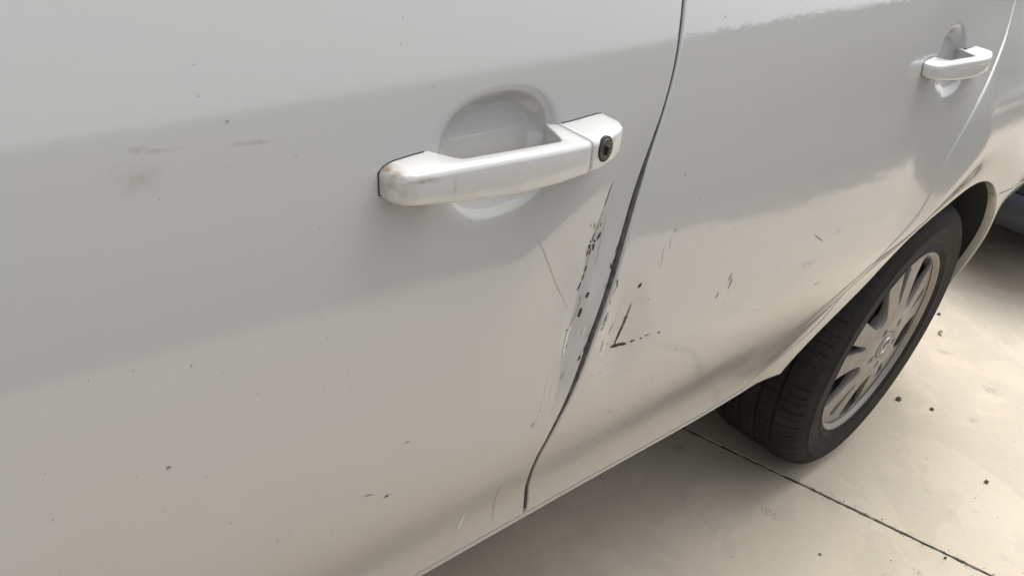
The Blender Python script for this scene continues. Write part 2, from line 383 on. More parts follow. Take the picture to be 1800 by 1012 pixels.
# ------------------------------------------------------------------ ground and boundary
def P2(s,t):      # ground frame: s across the joint lines, t along them
    d=Vector((.287,-.957)).normalized(); n=Vector((-d.y,d.x))
    p=Vector((-.109,-.0715))+n*s+d*t
    return p.x,p.y
gb=mesh('ground',[(-250,-250,-.03),(250,-250,-.03),(250,250,-.03),(-250,250,-.03)],[(0,1,2,3)],M_GROUND,None,False); gb['kind']='structure'
ss=[-6.0,-3.1,0,3.1,6.2,9.3]; ts=[-9.0,-5.6,-2.3,1.55,4.9]
_q=[P2(ss[0]+.01,ts[0]+.01),P2(ss[-1]-.01,ts[0]+.01),P2(ss[-1]-.01,ts[-1]-.01),P2(ss[0]+.01,ts[-1]-.01)]
mesh('joint_filler',[(x,y,-.0028) for x,y in _q],[(0,1,2,3)],M_EARTH,gb,False)
def slab(s0,s1,t0,t1):
    g=.0028;n1=max(2,int((s1-s0)/.012)) ; V=[];F=[]
    # top outline with slightly chipped edges, bevel down to the joint
    def edge(pa,pb):
        L=math.hypot(pb[0]-pa[0],pb[1]-pa[1]); n=int(L/.010) if abs(pa[0])<.02 and abs(pb[0])<.02 else 12
        return [(pa[0]+(pb[0]-pa[0])*i/n,pa[1]+(pb[1]-pa[1])*i/n) for i in range(n)]
    a=[(s0+g,t0+g),(s1-g,t0+g),(s1-g,t1-g),(s0+g,t1-g)]
    ring=[]
    for i in range(4): ring+=edge(a[i],a[(i+1)%4])
    cs,ct=(s0+s1)/2,(t0+t1)/2
    rings=[]
    for (ins,z) in ((0,-.03),(0,-.002),(.0003,-.0004),(.0008,0)):
        rg=[]
        for (s,t) in ring:
            j=random.uniform(0,.0028) if z>-.02 else 0
            ds=(ins+j)*(1 if s<cs else -1) if min(abs(s-s0),abs(s-s1))<.01 else 0
            dt=(ins+j)*(1 if t<ct else -1) if min(abs(t-t0),abs(t-t1))<.01 else 0
            x,y=P2(s+ds,t+dt); rg.append((x,y,z))
        rings.append(rg)
    n=len(ring)
    for rg in rings: V+=rg
    F=gridfaces(4,n,0,True); F.append(tuple(range(3*n,4*n)))
    o=mesh('slab',V,F,M_CONC,gb,False); return o
for i in range(len(ss)-1):
    for j in range(len(ts)-1): slab(ss[i],ss[i+1],ts[j],ts[j+1])
# rendered boundary wall across the drive, behind the photographer
WALL_Y=-3.05
wl=empty('boundary_wall',(3,WALL_Y-.1,0),'grey rendered boundary wall along the drive with a flat coping','wall')
def wtop(x): return 1.62 if x<-2 else 1.68+.079*(x+1.0)
def prism(name,x0,x1,y0,y1,za0,za1,zb0,zb1,mat,parent):
    V=[(x0,y0,za0),(x1,y0,za1),(x1,y1,za1),(x0,y1,za0),(x0,y0,zb0),(x1,y0,zb1),(x1,y1,zb1),(x0,y1,zb0)]
    return mesh(name,V,[(0,3,2,1),(4,5,6,7),(0,1,5,4),(1,2,6,5),(2,3,7,6),(3,0,4,7)],mat,parent,False)
for k in range(8):
    x0=-10+k*2.7; x1=x0+2.696
    prism('wall_panel',x0,x1,WALL_Y-.2,WALL_Y,-.02,-.02,wtop(x0),wtop(x1),M_WALL,wl)
    prism('coping',x0-.001,x1+.001,WALL_Y-.24,WALL_Y+.04,wtop(x0)+.001,wtop(x1)+.001,wtop(x0)+.06,wtop(x1)+.06,M_WALL,wl)
for k in range(6):
    z=1.02+.17*k; bo=box('batten',4.3,9.6,WALL_Y,WALL_Y+.025,z,z+.055,M_BATTEN,wl,.004)
# strip of bare soil along the foot of the wall, ragged where it meets the concrete
V=[];xs=np.linspace(1.2,30,620); e1=0
for i,x in enumerate(xs):
    e1=e1*.84+random.gauss(0,.055); e2=random.gauss(0,.012)
    wdt=float(np.interp(x,[1.2,2.0,2.8,12,30],[.02,.45,.95,1.05,2.2]))
    ye=WALL_Y+wdt+(e1+e2)*min(1,wdt*2)
    V+=[(x,WALL_Y-(3 if x>11.7 else 0),.03),(x,WALL_Y+wdt*.5,.035+random.uniform(0,.012)),(x,ye-.03,.020),(x,ye,.0012)]
sb=mesh('soil_strip',V,gridfaces(len(xs),4,0,False,True),M_SOIL,None); sb['kind']='structure'
# ------------------------------------------------------------------ white car
CAR=empty('parked_car',(0,.83,0),'dusty white hatchback with scraped and dented doors parked on the concrete','car')
_gz=[.38,.3992,.43,.4765,.51,.5467,.5918,.6241,.6595,.6888,.7102,.7308,.7488,.7763,.8097,.8419,.8777,.8998,.9174,.9395,.9656,1.03]
_gx=[-1.0665,-1.068,-1.080,-1.1052,-1.127,-1.144,-1.1475,-1.1425,-1.1365,-1.131,-1.1255,-1.1195,-1.1155,-1.1094,-1.099,-1.0868,-1.0687,-1.0585,-1.0515,-1.0460,-1.0405,-1.028]
def smooth_curve(zk,xk,sig=.012):
    g=np.linspace(zk[0],zk[-1],600); x=np.interp(g,zk,xk); h=g[1]-g[0]; m=int(3*sig/h)
    k=np.exp(-.5*(np.arange(-m,m+1)*h/sig)**2); k/=k.sum()
    xp=np.concatenate([2*x[0]-x[m:0:-1],x,2*x[-1]-x[-2:-m-2:-1]])
    x=np.convolve(xp,k,'valid'); return lambda z:np.interp(z,g,x)
GAP=smooth_curve(_gz,_gx)
_rz=[.39,.4059,.4213,.4387,.4584,.4805,.516,.5421,.5635,.60,.6227,.645,.6703,.7098,.7533,.7941,.8343,.8807,.9274,.9778,1.03]
_rx=[-.59,-.545,-.492,-.4545,-.430,-.413,-.404,-.405,-.405,-.395,-.3775,-.343,-.3123,-.2916,-.2740,-.2392,-.1960,-.1265,-.0440,.0059,.04]
REDGE=smooth_curve(_rz,_rx,.014)
_cz=[.58,.6331,.6708,.7208,.7502,.7791,.8062,.8327,.856,.90]
_cx=[-1.164,-1.1672,-1.1688,-1.1660,-1.1600,-1.1532,-1.1423,-1.1301,-1.1126,-1.09]
CREASE=smooth_curve(_cz,_cx,.008)
def bowl(x,z,cx,cz,rx,rz,rot,depth,sharp):
    c,s=math.cos(rot),math.sin(rot); dx=x-cx; dz=z-cz
    a=abs(dx*c+dz*s)/rx; b=abs(-dx*s+dz*c)/rz; q=(a**2.5+b**2.5)**.4
    sh=sharp*(.40+.60*sstep(-.75,.25,(-dx*s+dz*c)/rz)); t=np.clip((q-sh)/(1.0-sh),0,1); return depth*(1-t*t*(3-2*t))
def softp(d,wd): return wd*np.logaddexp(0,d/wd)
BUCKLES=[(-1.162,.700,.010,.016,.0018),(-1.150,.735,.008,.014,-.0012),(-1.178,.660,.014,.020,.0014),(-1.140,.690,.008,.012,.0015),(-1.185,.742,.016,.022,.0010)]
def S_front(x,z):
    y=S0(x,z)+bowl(x,z,-1.2685,.8625,.064,.0450,R(7),.0145,.64)
    d=x-CREASE(z); a=sstep(.885,.80,z)*sstep(.575,.67,z)
    y=y+a*.085*softp(d,.0014)                      # rear edge folded inwards along the crease
    zl=.785+.607*(x+1.23); h=zl-z                  # flattened facet left of the crease
    fac=.10*(softp(h,.004)-softp(h-.045,.006))*(1-sstep(0,.17,h-.045))
    y=y+fac*sstep(-1.275,-1.185,x)*np.exp(-np.maximum(d,0)/.02)
    for bx,bz,sx,sz,am in BUCKLES: y=y+am*np.exp(-((x-bx)/sx)**2-((z-bz)/sz)**2)
    return y
def S_rear(x,z):
    y=S0(x,z)+bowl(x,z,-.313,.893,.060,.050,R(12),.017,.58)
    # shallow knock at the front edge
    d=np.hypot((x+1.085)/.05,(z-.665)/.07); y=y+.0035*(1-sstep(0,1,d))
    y=y+.0016*np.exp(-((x+1.105)/.012)**2-((z-.70)/.03)**2)-.0010*np.exp(-((x+1.06)/.014)**2-((z-.715)/.02)**2)
    return y
us=np.concatenate([np.linspace(0,.60,64,endpoint=False),np.linspace(.60,.88,90,endpoint=False),np.linspace(.88,1,90)])
zsd=np.concatenate([np.linspace(.392,.80,98)[:-1],np.linspace(.80,.93,51)[:-1],np.linspace(.93,1.03,21)])
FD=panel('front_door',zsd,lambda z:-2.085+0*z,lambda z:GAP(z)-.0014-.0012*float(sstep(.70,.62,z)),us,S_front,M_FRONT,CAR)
_at=FD.data.attributes.new('painted_refl','FLOAT','POINT'); _co=np.empty(len(FD.data.vertices)*3); FD.data.vertices.foreach_get('co',_co); _co=_co.reshape(-1,3)
_d=_co[:,0]-CREASE(_co[:,2]); _at.data.foreach_set('value',(sstep(-.0008,.0016,_d)*sstep(.872,.835,_co[:,2])*sstep(.60,.655,_co[:,2])).astype(np.float32))  # mask for the painted grey reflection, crease to shut line
FD['label']='dented white front door with a folded rear edge'
usr=np.concatenate([np.linspace(0,.60,80,endpoint=False),np.linspace(.60,.96,110,endpoint=False),np.linspace(.96,1,8)])
RD=panel('rear_door',zsd,lambda z:GAP(z)+.0022+.0010*float(sstep(.70,.62,z)),REDGE,usr,S_rear,M_REAR,CAR,rad=.0018)
RD['label']='white rear door with black scrape marks'
# jamb strips behind the shut lines
def jamb(name,cv,za,zb,depth,wdt,off=0):
    V=[];zs=np.linspace(za,zb,90)
    for z in zs:
        x=float(cv(z))+off
        for dx,dy in ((-wdt,depth+.012),(-.004,depth),(.004,depth),(wdt,depth+.012)):
            V.append((x+dx,float(S0(x,z))+dy,z))
    return mesh(name,V,gridfaces(90,4),M_DARK,CAR)
jamb('door_jamb',GAP,.392,1.03,.020,.05)
jamb('door_jamb',REDGE,.40,1.03,.016,.03,.002)
# rubber lip on the leading edge of the rear door
V=[]
for z in np.linspace(.396,1.02,160):
    x=float(GAP(z))+.0022+.0010*float(sstep(.70,.62,z))-.0006; y=float(S_rear(np.array([x]),np.array([z]))[0])
    V+=[(x+.0010,y+.0016,z),(x,y+.0024,z),(x-.0008,y+.006,z),(x-.0004,y+.016,z),(x+.0006,y+.022,z)]
mesh('door_seal',V,gridfaces(160,5),M_SEAL,RD)
# sill below the doors
sp=[(.055,.405),(.030,.394),(.0165,.3878),(.0142,.3850),(.0148,.381),(.0185,.376),(.026,.371),(.05,.345),(.085,.30),(.11,.262),(.13,.245),(.30,.24)]
SV=[];sxs=np.linspace(-2.12,-.436,90)
for x in sxs: SV+=[(x,y+float(S0(min(x,-.53),.40))-float(S0(-1.1,.40)),z) for y,z in sp]
mesh('sill',SV,gridfaces(len(sxs),len(sp))+[tuple(range((len(sxs)-1)*len(sp),len(sxs)*len(sp)))],M_PAINT,CAR)
# quarter panel and bumper: polar sheets around the wheel
def polar_sheet(name,ths,rout,mat,nr=40,hem=.016,hemout=.014,S=S0,cx=0,ar=AR,extra=None):
    G=[]
    t=np.concatenate([[0,.004,.010,.02],np.linspace(.035,1,nr)])
    for th in ths:
        a=R(th); r0=float(ar(th)); r1=float(rout(th))
        rr=r0+(r1-r0)*t
        rr=np.concatenate([r0+np.array([0,.0006,.0014,.0028]),r0+.0034+(r1-r0-.0068)*np.linspace(0,1,nr),r1-np.array([.0028,.0014,.0006,0])])
        x=rr*math.cos(a); z=WR+rr*math.sin(a)
        y=S(x,z)+eround(rr-r0,.0026)+eround(r1-rr,.0026)
        row=np.stack([x+cx,y,z],1)
        h0=row[:1].copy(); h0[:,1]+=hem; h1=row[-1:].copy(); h1[:,1]+=hemout
        G.append(np.concatenate([h0,row,h1]))
    G=np.stack(G);nr_,nc=G.shape[:2]
    return mesh(name,G.reshape(-1,3),gridfaces(nr_,nc,0,False,True),mat,CAR)
_dz=np.linspace(.392,1.03,400); _ex=REDGE(_dz); _tx=np.gradient(_ex,_dz); _nl=np.sqrt(1+_tx**2)
_dr,_dth=polar(_ex+.0042/_nl,_dz-.0042*_tx/_nl)
_o=np.argsort(_dth)
def rout_q(th):
    a=R(th)
    r1=10
    if th>=_dth.min(): r1=np.interp(th,_dth[_o],_dr[_o])
    elif math.sin(a)>0: r1=(1.03-WR)/math.sin(a)
    if math.cos(a)>0: r1=min(r1,.66/math.cos(a))
    return r1
SEAM=.6225                                   # height of the bumper joint behind the arch
def ar_q(th): return AR(th) if th>=58.6 else max(float(AR(th)),(SEAM+.0018-WR)/math.sin(R(th)))
ths=np.unique(np.concatenate([np.linspace(26.2,58.6,40),np.linspace(58.6,172.0,150),[_dth.min()]]))
QP=polar_sheet('quarter_panel',ths,rout_q,M_REAR,70,ar=ar_q)
RB=polar_sheet('rear_bumper',np.linspace(-4,58.3,80),lambda th:min(.66/math.cos(R(th)),(SEAM-.0012-WR)/math.sin(R(th)) if th>1 else 9)+.001,M_PAINT,60)
# wheel housing
hv=[];hs_=np.linspace(-8,169,60)
for th in hs_:
    rr=float(AR(min(th,172)))+.004; a=R(th); ye=float(np.interp(th,_AT,_AY))+.013
    for y,k in ((ye,1),(.06,1),(.20,.99),(.26,.93),(.262,.3)): hv.append((rr*k*math.cos(a),max(y,ye) if k==1 else y,WR+rr*k*math.sin(a)))
mesh('wheel_housing',hv,gridfaces(len(hs_),5),M_DARK,CAR)
# ---- door handles
def rrect(y0,y1,z0,z1,rf,n=5):
    """rounded section, outer face at y0; list of (y,z)"""
    pts=[]
    rb=min(rf,.0025,abs(y1-y0)*.45); rf=min(rf,(z1-z0)*.45,abs(y1-y0)*.45)
    for (cy,cz,a0,rr) in ((y0+rf,z0+rf,180,rf),(y1-rb,z0+rb,270,rb),(y1-rb,z1-rb,0,rb),(y0+rf,z1-rf,90,rf)):
        for k in range(n):
            a=R(a0+90*k/(n-1)); pts.append((cy+rr*math.cos(a),cz+rr*math.sin(a)))
    return pts
def loft_x(name,xs,secf,mat,parent,off=(0,0,0),lean=0):
    V=[];n=None
    for x in xs:
        s=secf(x); n=len(s); V+=[(x+off[0],y,z) for y,z in s]
    m=len(xs); F=gridfaces(m,n,0,True)
    for base,flip in ((0,1),((m-1)*n,0)):
        c=np.mean(np.array(V[base:base+n]),0); V.append(tuple(c)); k=len(V)-1
        for j in range(n):
            t=(base+j,base+(j+1)%n,k); F.append(t if not flip else t[::-1])
    return mesh(name,V,F,mat,parent)
def handle(door,dx,dz,split,x_end,shift=0,zc=None,keyed=True,xscale=1.0):
    # control curves along local x of the front handle
    X=[-1.3775,-1.376,-1.372,-1.366,-1.350,-1.32,-1.28,-1.24,-1.21,-1.19,-1.172,-1.160,-1.154,-1.1515]
    OUT=[.006,.0135,.0190,.0220,.0252,.030,.0345,.0355,.0345,.0330,.0300,.0255,.019,.008]
    ZT=[.8630,.8655,.8678,.8694,.8715,.8745,.8775,.8790,.8795,.8810,.8830,.8842,.8838,.881]
    ZB=[.8505,.8494,.8490,.8489,.8490,.8490,.8502,.8526,.8553,.8572,.8604,.8625,.8645,.868]
    x0,x1=X[0],X[-1]
    def tr(x): return x0+(x-x0)*xscale+dx
    def sec(x):
        o=float(np.interp(x,X,OUT)); zt=float(np.interp(x,X,ZT)); zb=float(np.interp(x,X,ZB)); zm=(zt+zb)/2
        sk=float(S0(tr(x),zm+dz))
        yo=sk-o
        thick=.0125
        m=max(1-sstep(-1.345,-1.322,x),sstep(-1.232,-1.212,x))
        yi=yo+thick; yi=yi*(1-m)+(sk+.012)*m
        s=rrect(yo,max(yi,yo+.006),zb,zt,.0042)
        # front face leans with the door
        t=math.tan(R(9))
        return [(y+(z-zm)*t,z+dz) for y,z in s]
    xs=np.unique(np.concatenate([np.linspace(x0,-1.366,7),np.linspace(-1.366,split,56)]))
    h=loft_x('door_handle',[x for x in xs],sec,M_HANDLE,door)
    me=h.data
    cap=None
    if x_end:
        xs2=np.unique(np.concatenate([np.linspace(split+.0020,-1.160,14),np.linspace(-1.160,x1,8)]))
        cap=loft_x('handle_cap',[x for x in xs2],sec,M_HANDLE,door)
        # dark split between strap and cap
        def sec_in(x): 
            s=np.array(sec(x)); c=s.mean(0); return [tuple(c+(q-c)*.86) for q in s]
        sp_=loft_x('handle_gasket',[split-.002,split+.003],sec_in,M_DARK,door)
    for o in [h,cap]+([sp_] if cap else []):
        if o:
            for v in o.data.vertices: v.co.x=x0+(v.co.x-x0)*xscale+dx
    # rubber gasket line around each mount
    for (a,b,c_) in ((-1.3783,-1.340,.0016),(-1.2035,-1.1510,.0016)):
        def sg(x,a=a,b=b):
            zt=float(np.interp(x,X,ZT)); zb=float(np.interp(x,X,ZB)); zm=(zt+zb)/2
            V=[]
            y=lambda z: float(S0(tr(x),z+dz))-.0006
            return [(y(zb-.0006)+.004,zb-.0006+dz),(y(zb-.0006),zb-.0006+dz),(y(zt+.0006),zt+.0006+dz),(y(zt+.0006)+.004,zt+.0006+dz)]
        g=loft_x('handle_seal',np.linspace(a,b,10),sg,M_RUB,door)
        for v in g.data.vertices: v.co.x=x0+(v.co.x-x0)*xscale+dx
    return h,cap,sec,tr
FH,FC,fsec,_=handle(FD,0,0,-1.2085,True)
RH,RC,rsec,_=handle(RD,.9455,.0300,-1.175,True,xscale=.975)
# lock cylinder on the key cap
def disc(name,c,rad,depth,mat,parent,n=28,nrm=Vector((0,-1,0)),sy=1.0):
    q=nrm.to_track_quat('Z','Y'); V=[];prof=[(rad,-.002),(rad,depth-.0006),(rad*.93,depth),(0.0001,depth)]
    for (rr,d) in prof:
        for k in range(n):
            a=2*math.pi*k/n; V.append(tuple(Vector(c)+q@Vector((rr*math.cos(a),rr*math.sin(a)*sy,d))))
    return mesh(name,V,gridfaces(4,n,0,True),mat,parent,False)
bv=BVHTree.FromPolygons([v.co.copy() for v in FC.data.vertices],[tuple(p_.vertices) for p_ in FC.data.polygons])
lc=Vector((-1.1895,-.2,.8725)); hit=bv.ray_cast(lc,Vector((0,1,0)))
hn=hit[1]; hn=hn if hn.y<0 else -hn
disc('lock_ring',hit[0],.0100,.0006,M_DARK,FD,32,hn)
disc('lock_cylinder',hit[0],.0084,.0011,M_LOCK,FD,32,hn)
q=hn.to_track_quat('Z','Y')
kb=boxv(-.0010,.0010,-.0036,.0036,-.002,.0034)
for v in kb.verts: v.co=Vector(hit[0])+Vector((v.co.x,hn.y*0-(v.co.z),v.co.y))+Vector((-.0006,0,-.0004))
bmobj('key_slot',kb,M_DARK,FD)
# ------------------------------------------------------------------ wheels
def build_wheel(c):
    W=bpy.data.objects.new('wheel',None); COL.objects.link(W); W.location=c; W.parent=CAR; W.location=Vector(c)-wloc(CAR); LOCAL.add(W.name)
    # tyre
    tp=[(.199,.012),(.204,-.001),(.209,-.004),(.217,-.0065),(.219,-.0085),(.222,-.0088),(.224,-.0078),(.238,-.0105),(.252,-.0118),(.262,-.0112),(.264,-.0125),(.267,-.0122),(.269,-.0100),(.280,-.0062),(.289,-.0005),(.2945,.0050),(.2985,.0110),(.3015,.0180),(.3040,.0260),(.3052,.034)]
    yy=.034
    for g in (.050,.086,.122,.158):
        tp+=[(.3075,g-.006),(.3075,g-.0045),(.301,g-.0035),(.301,g+.0035),(.3075,g+.0045),(.3075,g+.006)]
    tp+=[(.3055,.172),(.3025,.184),(.2950,.197),(.28,.206),(.25,.211),(.22,.206),(.199,.185)]
    SIPE=[0]*720; kk=0
    while kk<719: SIPE[kk]=random.uniform(.35,1); kk+=random.choice((6,7,8,8,9,11))
    def mod(i,k,rr,y):
        if 15<=i<=19 and SIPE[k]: rr-=.0050*SIPE[k]
        if rr>.305 and SIPE[(k+3*(i//6))%720]: rr-=.003
        if i in(9,) and (k//3)%37 in(3,4,5,6,8,9,11,12,14): y-=.0007
        return rr,y
    lathe('tyre',tp,M_TYRE,W,720,(0,0,0),True,mod)
    # rim barrel and lip
    rp=[(.2005,.010),(.2065,.001),(.2068,-.0015),(.2055,-.0028),(.2025,-.0026),(.2005,-.0008),(.1985,.0042),(.1955,.0062),(.190,.012),(.1865,.03),(.184,.10),(.19,.165)]
    RIM=lathe('rim',rp[:8],M_RIM,W,180); lathe('rim_barrel',rp[7:],M_BARREL,W,120)
    # spoked face: solid of revolution minus windows
    fp=[(.001,.000),(.028,-.001),(.033,-.006),(.045,-.0085),(.062,-.0075),(.085,-.0045),(.12,.0010),(.155,.0050),(.18,.0072),(.1975,.0078),(.1975,.016),(.16,.0160),(.12,.0135),(.09,.016),(.075,.026),(.001,.027)]
    face=lathe('spokes',fp,M_RIM,None,200)
    bm=bmesh.new(); bm.from_mesh(face.data)
    for sgn in (0,1):
        ring=[v for v in bm.verts if abs(math.hypot(v.co.x,v.co.z)-.001)<1e-4 and (v.co.y>.02)==bool(sgn)]
        bmesh.ops.contextual_create(bm,geom=ring)
    bmesh.ops.recalc_face_normals(bm,faces=bm.faces[:]); bm.to_mesh(face.data); bm.free()
    cut=bmesh.new()
    def cutter(pts0,pts1,y0=-.05,y1=.07):
        n=len(pts0); a=[cut.verts.new((x,y0,z)) for x,z in pts0]; b=[cut.verts.new((x,y1,z)) for x,z in pts1]
        cut.faces.new(a); cut.faces.new(b[::-1])
        for i in range(n): cut.faces.new((a[i],b[i],b[(i+1)%n],a[(i+1)%n])[::-1])
    def rounded(poly,rad,n=5):
        out=[];m=len(poly)
        for i in range(m):
            p0,p1,p2=(Vector(poly[(i-1)%m]),Vector(poly[i]),Vector(poly[(i+1)%m]))
            d0=(p0-p1).normalized(); d1=(p2-p1).normalized(); k=min(rad,(p0-p1).length*.45,(p2-p1).length*.45)
            A=p1+d0*k;B=p1+d1*k
            for j in range(n):
                t=j/(n-1); out.append((1-t)**2*A+2*t*(1-t)*p1+t*t*B)
        return out
    base=171.
    for k in range(5):
        for (c0,prof,rad,tp_) in ((base+72*k+36,[(.088,8.5),(.110,11.5),(.150,13.),(.191,13.)],.014,1.02),(base+72*k,[(.100,2.6),(.176,4.9)],.008,1.0)):
            pl=[];outer=prof[-1]
            for rr,h in prof: pl.append((rr,-h))
            pl.append((outer[0]+.0015,0))
            for rr,h in reversed(prof): pl.append((rr,h))
            def toxy(rr,h): a=R(c0+h); return (rr*math.cos(a),rr*math.sin(a))
            P=rounded([toxy(*q_) for q_ in pl],rad)
            cc=sum(P,Vector((0,0)))/len(P)
            cutter([tuple(cc+(q_-cc)*1.06) for q_ in P],[tuple(cc+(q_-cc)*tp_) for q_ in P])
    # bolt pockets
    for k in range(5):
        a=R(base+72*k+36); ce=Vector((.052*math.cos(a),.052*math.sin(a)))
        pp=[tuple(ce+Vector((.0115*math.cos(t),.0115*math.sin(t)))) for t in np.linspace(0,2*math.pi,20,endpoint=False)]
        cutter(pp,[tuple(ce+(Vector(q_)-ce)*.8) for q_ in pp],-.05,.016)
    bmesh.ops.recalc_face_normals(cut,faces=cut.faces[:])
    cm=bpy.data.meshes.new('cut'); cut.to_mesh(cm); cut.free(); co=bpy.data.objects.new('cut',cm); COL.objects.link(co)
    md=face.modifiers.new('b','BOOLEAN'); md.operation='DIFFERENCE'; md.object=co; md.solver='EXACT'
    bv_=face.modifiers.new('v','BEVEL'); bv_.width=.0022; bv_.segments=2; bv_.limit_method='ANGLE'; bv_.angle_limit=R(38)
    dg=bpy.context.evaluated_depsgraph_get(); me=bpy.data.meshes.new_from_object(face.evaluated_get(dg))
    face.modifiers.clear(); face.data=me; bpy.data.objects.remove(co)
    me.polygons.foreach_set('use_smooth',[True]*len(me.polygons))
    me.set_sharp_from_angle(angle=R(35))
    attach(face,RIM) if False else None
    face.parent=W
    # hub cap with lightning emblem
    lathe('centre_cap',[(.0005,-.0078),(.018,-.0088),(.026,-.0085),(.0285,-.0070),(.0295,.002)],M_RIM,W,48)
    lathe('emblem_ring',[(.0165,-.0086),(.0168,-.0106),(.0180,-.0114),(.0193,-.0106),(.0196,-.0080)],M_CHROME,W,48)
    bolt=[(-.024,-.0036),(-.003,-.0012),(-.005,.0034),(.024,.0036),(.003,.0012),(.005,-.0034)]
    a=R(-4); V=[]
    for y in (-.0085,-.0112):
        V+=[(x*math.cos(a)-z*math.sin(a),y,x*math.sin(a)+z*math.cos(a)) for x,z in bolt]
    mesh('emblem_bolt',V,[(0,1,2,3,4,5)[::-1],(6,7,8,9,10,11)]+[(i,(i+1)%6,6+(i+1)%6,6+i) for i in range(6)],M_CHROME,W,False)
    for k in range(5):
        a=R(base+72*k+36)
        lathe('wheel_bolt',[(.0005,.004),(.0070,.004),(.0078,.0055),(.0078,.018)],M_DARK,W,6,(.052*math.cos(a),0,.052*math.sin(a)),False)
    lathe('brake_drum',[(.0005,.075),(.150,.075),(.158,.079),(.158,.12),(.001,.12)],simple('rusty_iron',(.03,.026,.022),.9),W,64)
    return W
WH=build_wheel((0,0,WR))
def copy_tree(o,parent):
    c=o.copy(); COL.objects.link(c); c.parent=parent
    for ch in list(o.children): copy_tree(ch,c)
    return c
W2=copy_tree(WH,CAR); W2.location.x-=2.511
for k,x in enumerate((0,-2.511)):
    c=copy_tree(WH,CAR); c.location=Vector((x,1.66,WR))-wloc(CAR); c.rotation_euler=(0,0,math.pi)
# ------------------------------------------------------------------ rest of the white car
def shell_ring(x,left_in=.27):
    zr=float(np.interp(x,[-3.28,-3.2,-2.9,-2.35,-2.15,-1.55,-1.2,-.7,-.1,.25,.55,.66,.70],[.62,.74,.86,.97,1.06,1.41,1.47,1.49,1.46,1.40,1.08,.98,.75]))
    rw=float(np.interp(zr,[.6,.97,1.2,1.49],[.62,.66,.62,.56]))
    pl=float(plan(x)); e=.10*max(0,(-2.75-x)/.5)**2
    zb=min(1.0,zr-.02); li=left_in
    L=[(.16,.25),(li,.27),(li,.77 if zr>.85 else zr-.1),(.045+pl+e,min(.80,zr-.06)),(.055+pl+e,zb),(.83-rw-.02,zr-.05 if zr>1.05 else zr-.012),(.83-rw+.12,zr)]
    Rr=[(.83+rw-.12,zr),(.83+rw+.02,zr-.05 if zr>1.05 else zr-.012),(1.63-pl-e,zb),(1.70-pl-e,min(.70,zr-.1)),(1.66-pl-e,.45),(1.60-pl-e,.27)]
    return L+[(.83,zr+.012)]+Rr
def loft(name,rings,mat,parent,caps=True):
    V=[];n=len(rings[0][1])
    for x,rg in rings: V+=[(x,y,z) for y,z in rg]
    F=gridfaces(len(rings),n,0,True)
    if caps: F+= [tuple(range(n))[::-1],tuple(range((len(rings)-1)*n,len(rings)*n))]
    o=mesh(name,V,F,mat,parent,True); o.data.set_sharp_from_angle(angle=R(32)); return o
loft('body_shell',[(x,shell_ring(x)) for x in [-3.28,-3.2,-3.0,-2.7,-2.35,-2.15,-1.85,-1.55,-1.2,-.7,-.3,-.1,.25,.4,.55,.64,.70]],M_PAINT,CAR)
def pane(name,xa,xb,za,zb_,n=10,side=-1):
    V=[]
    for i in range(n+1):
        x=xa+(xb-xa)*i/n; rg=shell_ring(x); y0,z0=rg[4]; y1,z1=rg[5]
        for t in (.08,.88):
            V.append((x,y0+(y1-y0)*t-.012,z0+(z1-z0)*t))
    return mesh(name,V,gridfaces(n+1,2),M_GLASS,CAR)
pane('front_window',-1.80,-1.10,0,0); pane('rear_window',-1.02,-.12,0,0); pane('quarter_window',-.05,.22,0,0)
def cross_pane(name,xa,xb):
    V=[]
    for i in range(7):
        x=xa+(xb-xa)*i/6; rg=shell_ring(x); a,b,c=rg[6],rg[7],rg[8]
        for q_ in (a,b,c): V.append((x-(.006 if xa<-1 else -.006),q_[0],q_[1]+.006))
    return mesh(name,V,gridfaces(7,3),M_GLASS,CAR)
cross_pane('windscreen',-2.12,-1.58); cross_pane('rear_screen',.27,.53)
# belt seal strip
def strip(name,xa,xb,mat):
    V=[]
    for x in np.linspace(xa,xb,40):
        y=float(S0(x,1.03)); V+=[(x,y+.016,1.028),(x,y-.001,1.030),(x,y+.004,1.042),(x,y+.05,1.044)]
    return mesh(name,V,gridfaces(40,4),mat,CAR)
strip('belt_seal',-2.08,.55,M_DARK)
# front wing with its own arch (ahead of the frame)
def AR2(th): return .36
def Sw(x,z): return np.interp(z,_zz,_yy)+plan(x-2.511)*1.0
def rout_w(th):
    a=R(th);c_,s_=math.cos(a),math.sin(a)
    r1=9
    if s_>.02: r1=min(r1,(.97-WR)/s_)
    if c_>.02: r1=min(r1,(.423)/c_)
    if c_<-.02: r1=min(r1,.60/-c_)
    return r1
polar_sheet('front_wing',np.linspace(6,176,110),rout_w,M_PAINT,24,S=Sw,cx=-2.511,ar=AR2)
box('floor_pan',-2.9,.55,.20,1.5,.225,.262,M_DARK,CAR,.01)
box('front_bumper',-3.36,-3.12,.10,1.56,.24,.60,M_PAINT,CAR,.05)
box('rear_bumper_bar',.655,.79,.12,1.54,.28,.60,M_PAINT,CAR,.05)
box('number_plate',-3.372,-3.362,.57,1.09,.36,.47,simple('plate_white',(.7,.7,.68),.5),CAR,.002)
for y0 in (.13,1.30):
    box('headlight',-3.26,-3.16,y0,y0+.24,.62,.74,M_GLASS,CAR,.03)
    box('tail_light',.66,.72,y0,y0+.16,.72,.98,simple('red_lens',(.25,.01,.01),.15),CAR,.02)
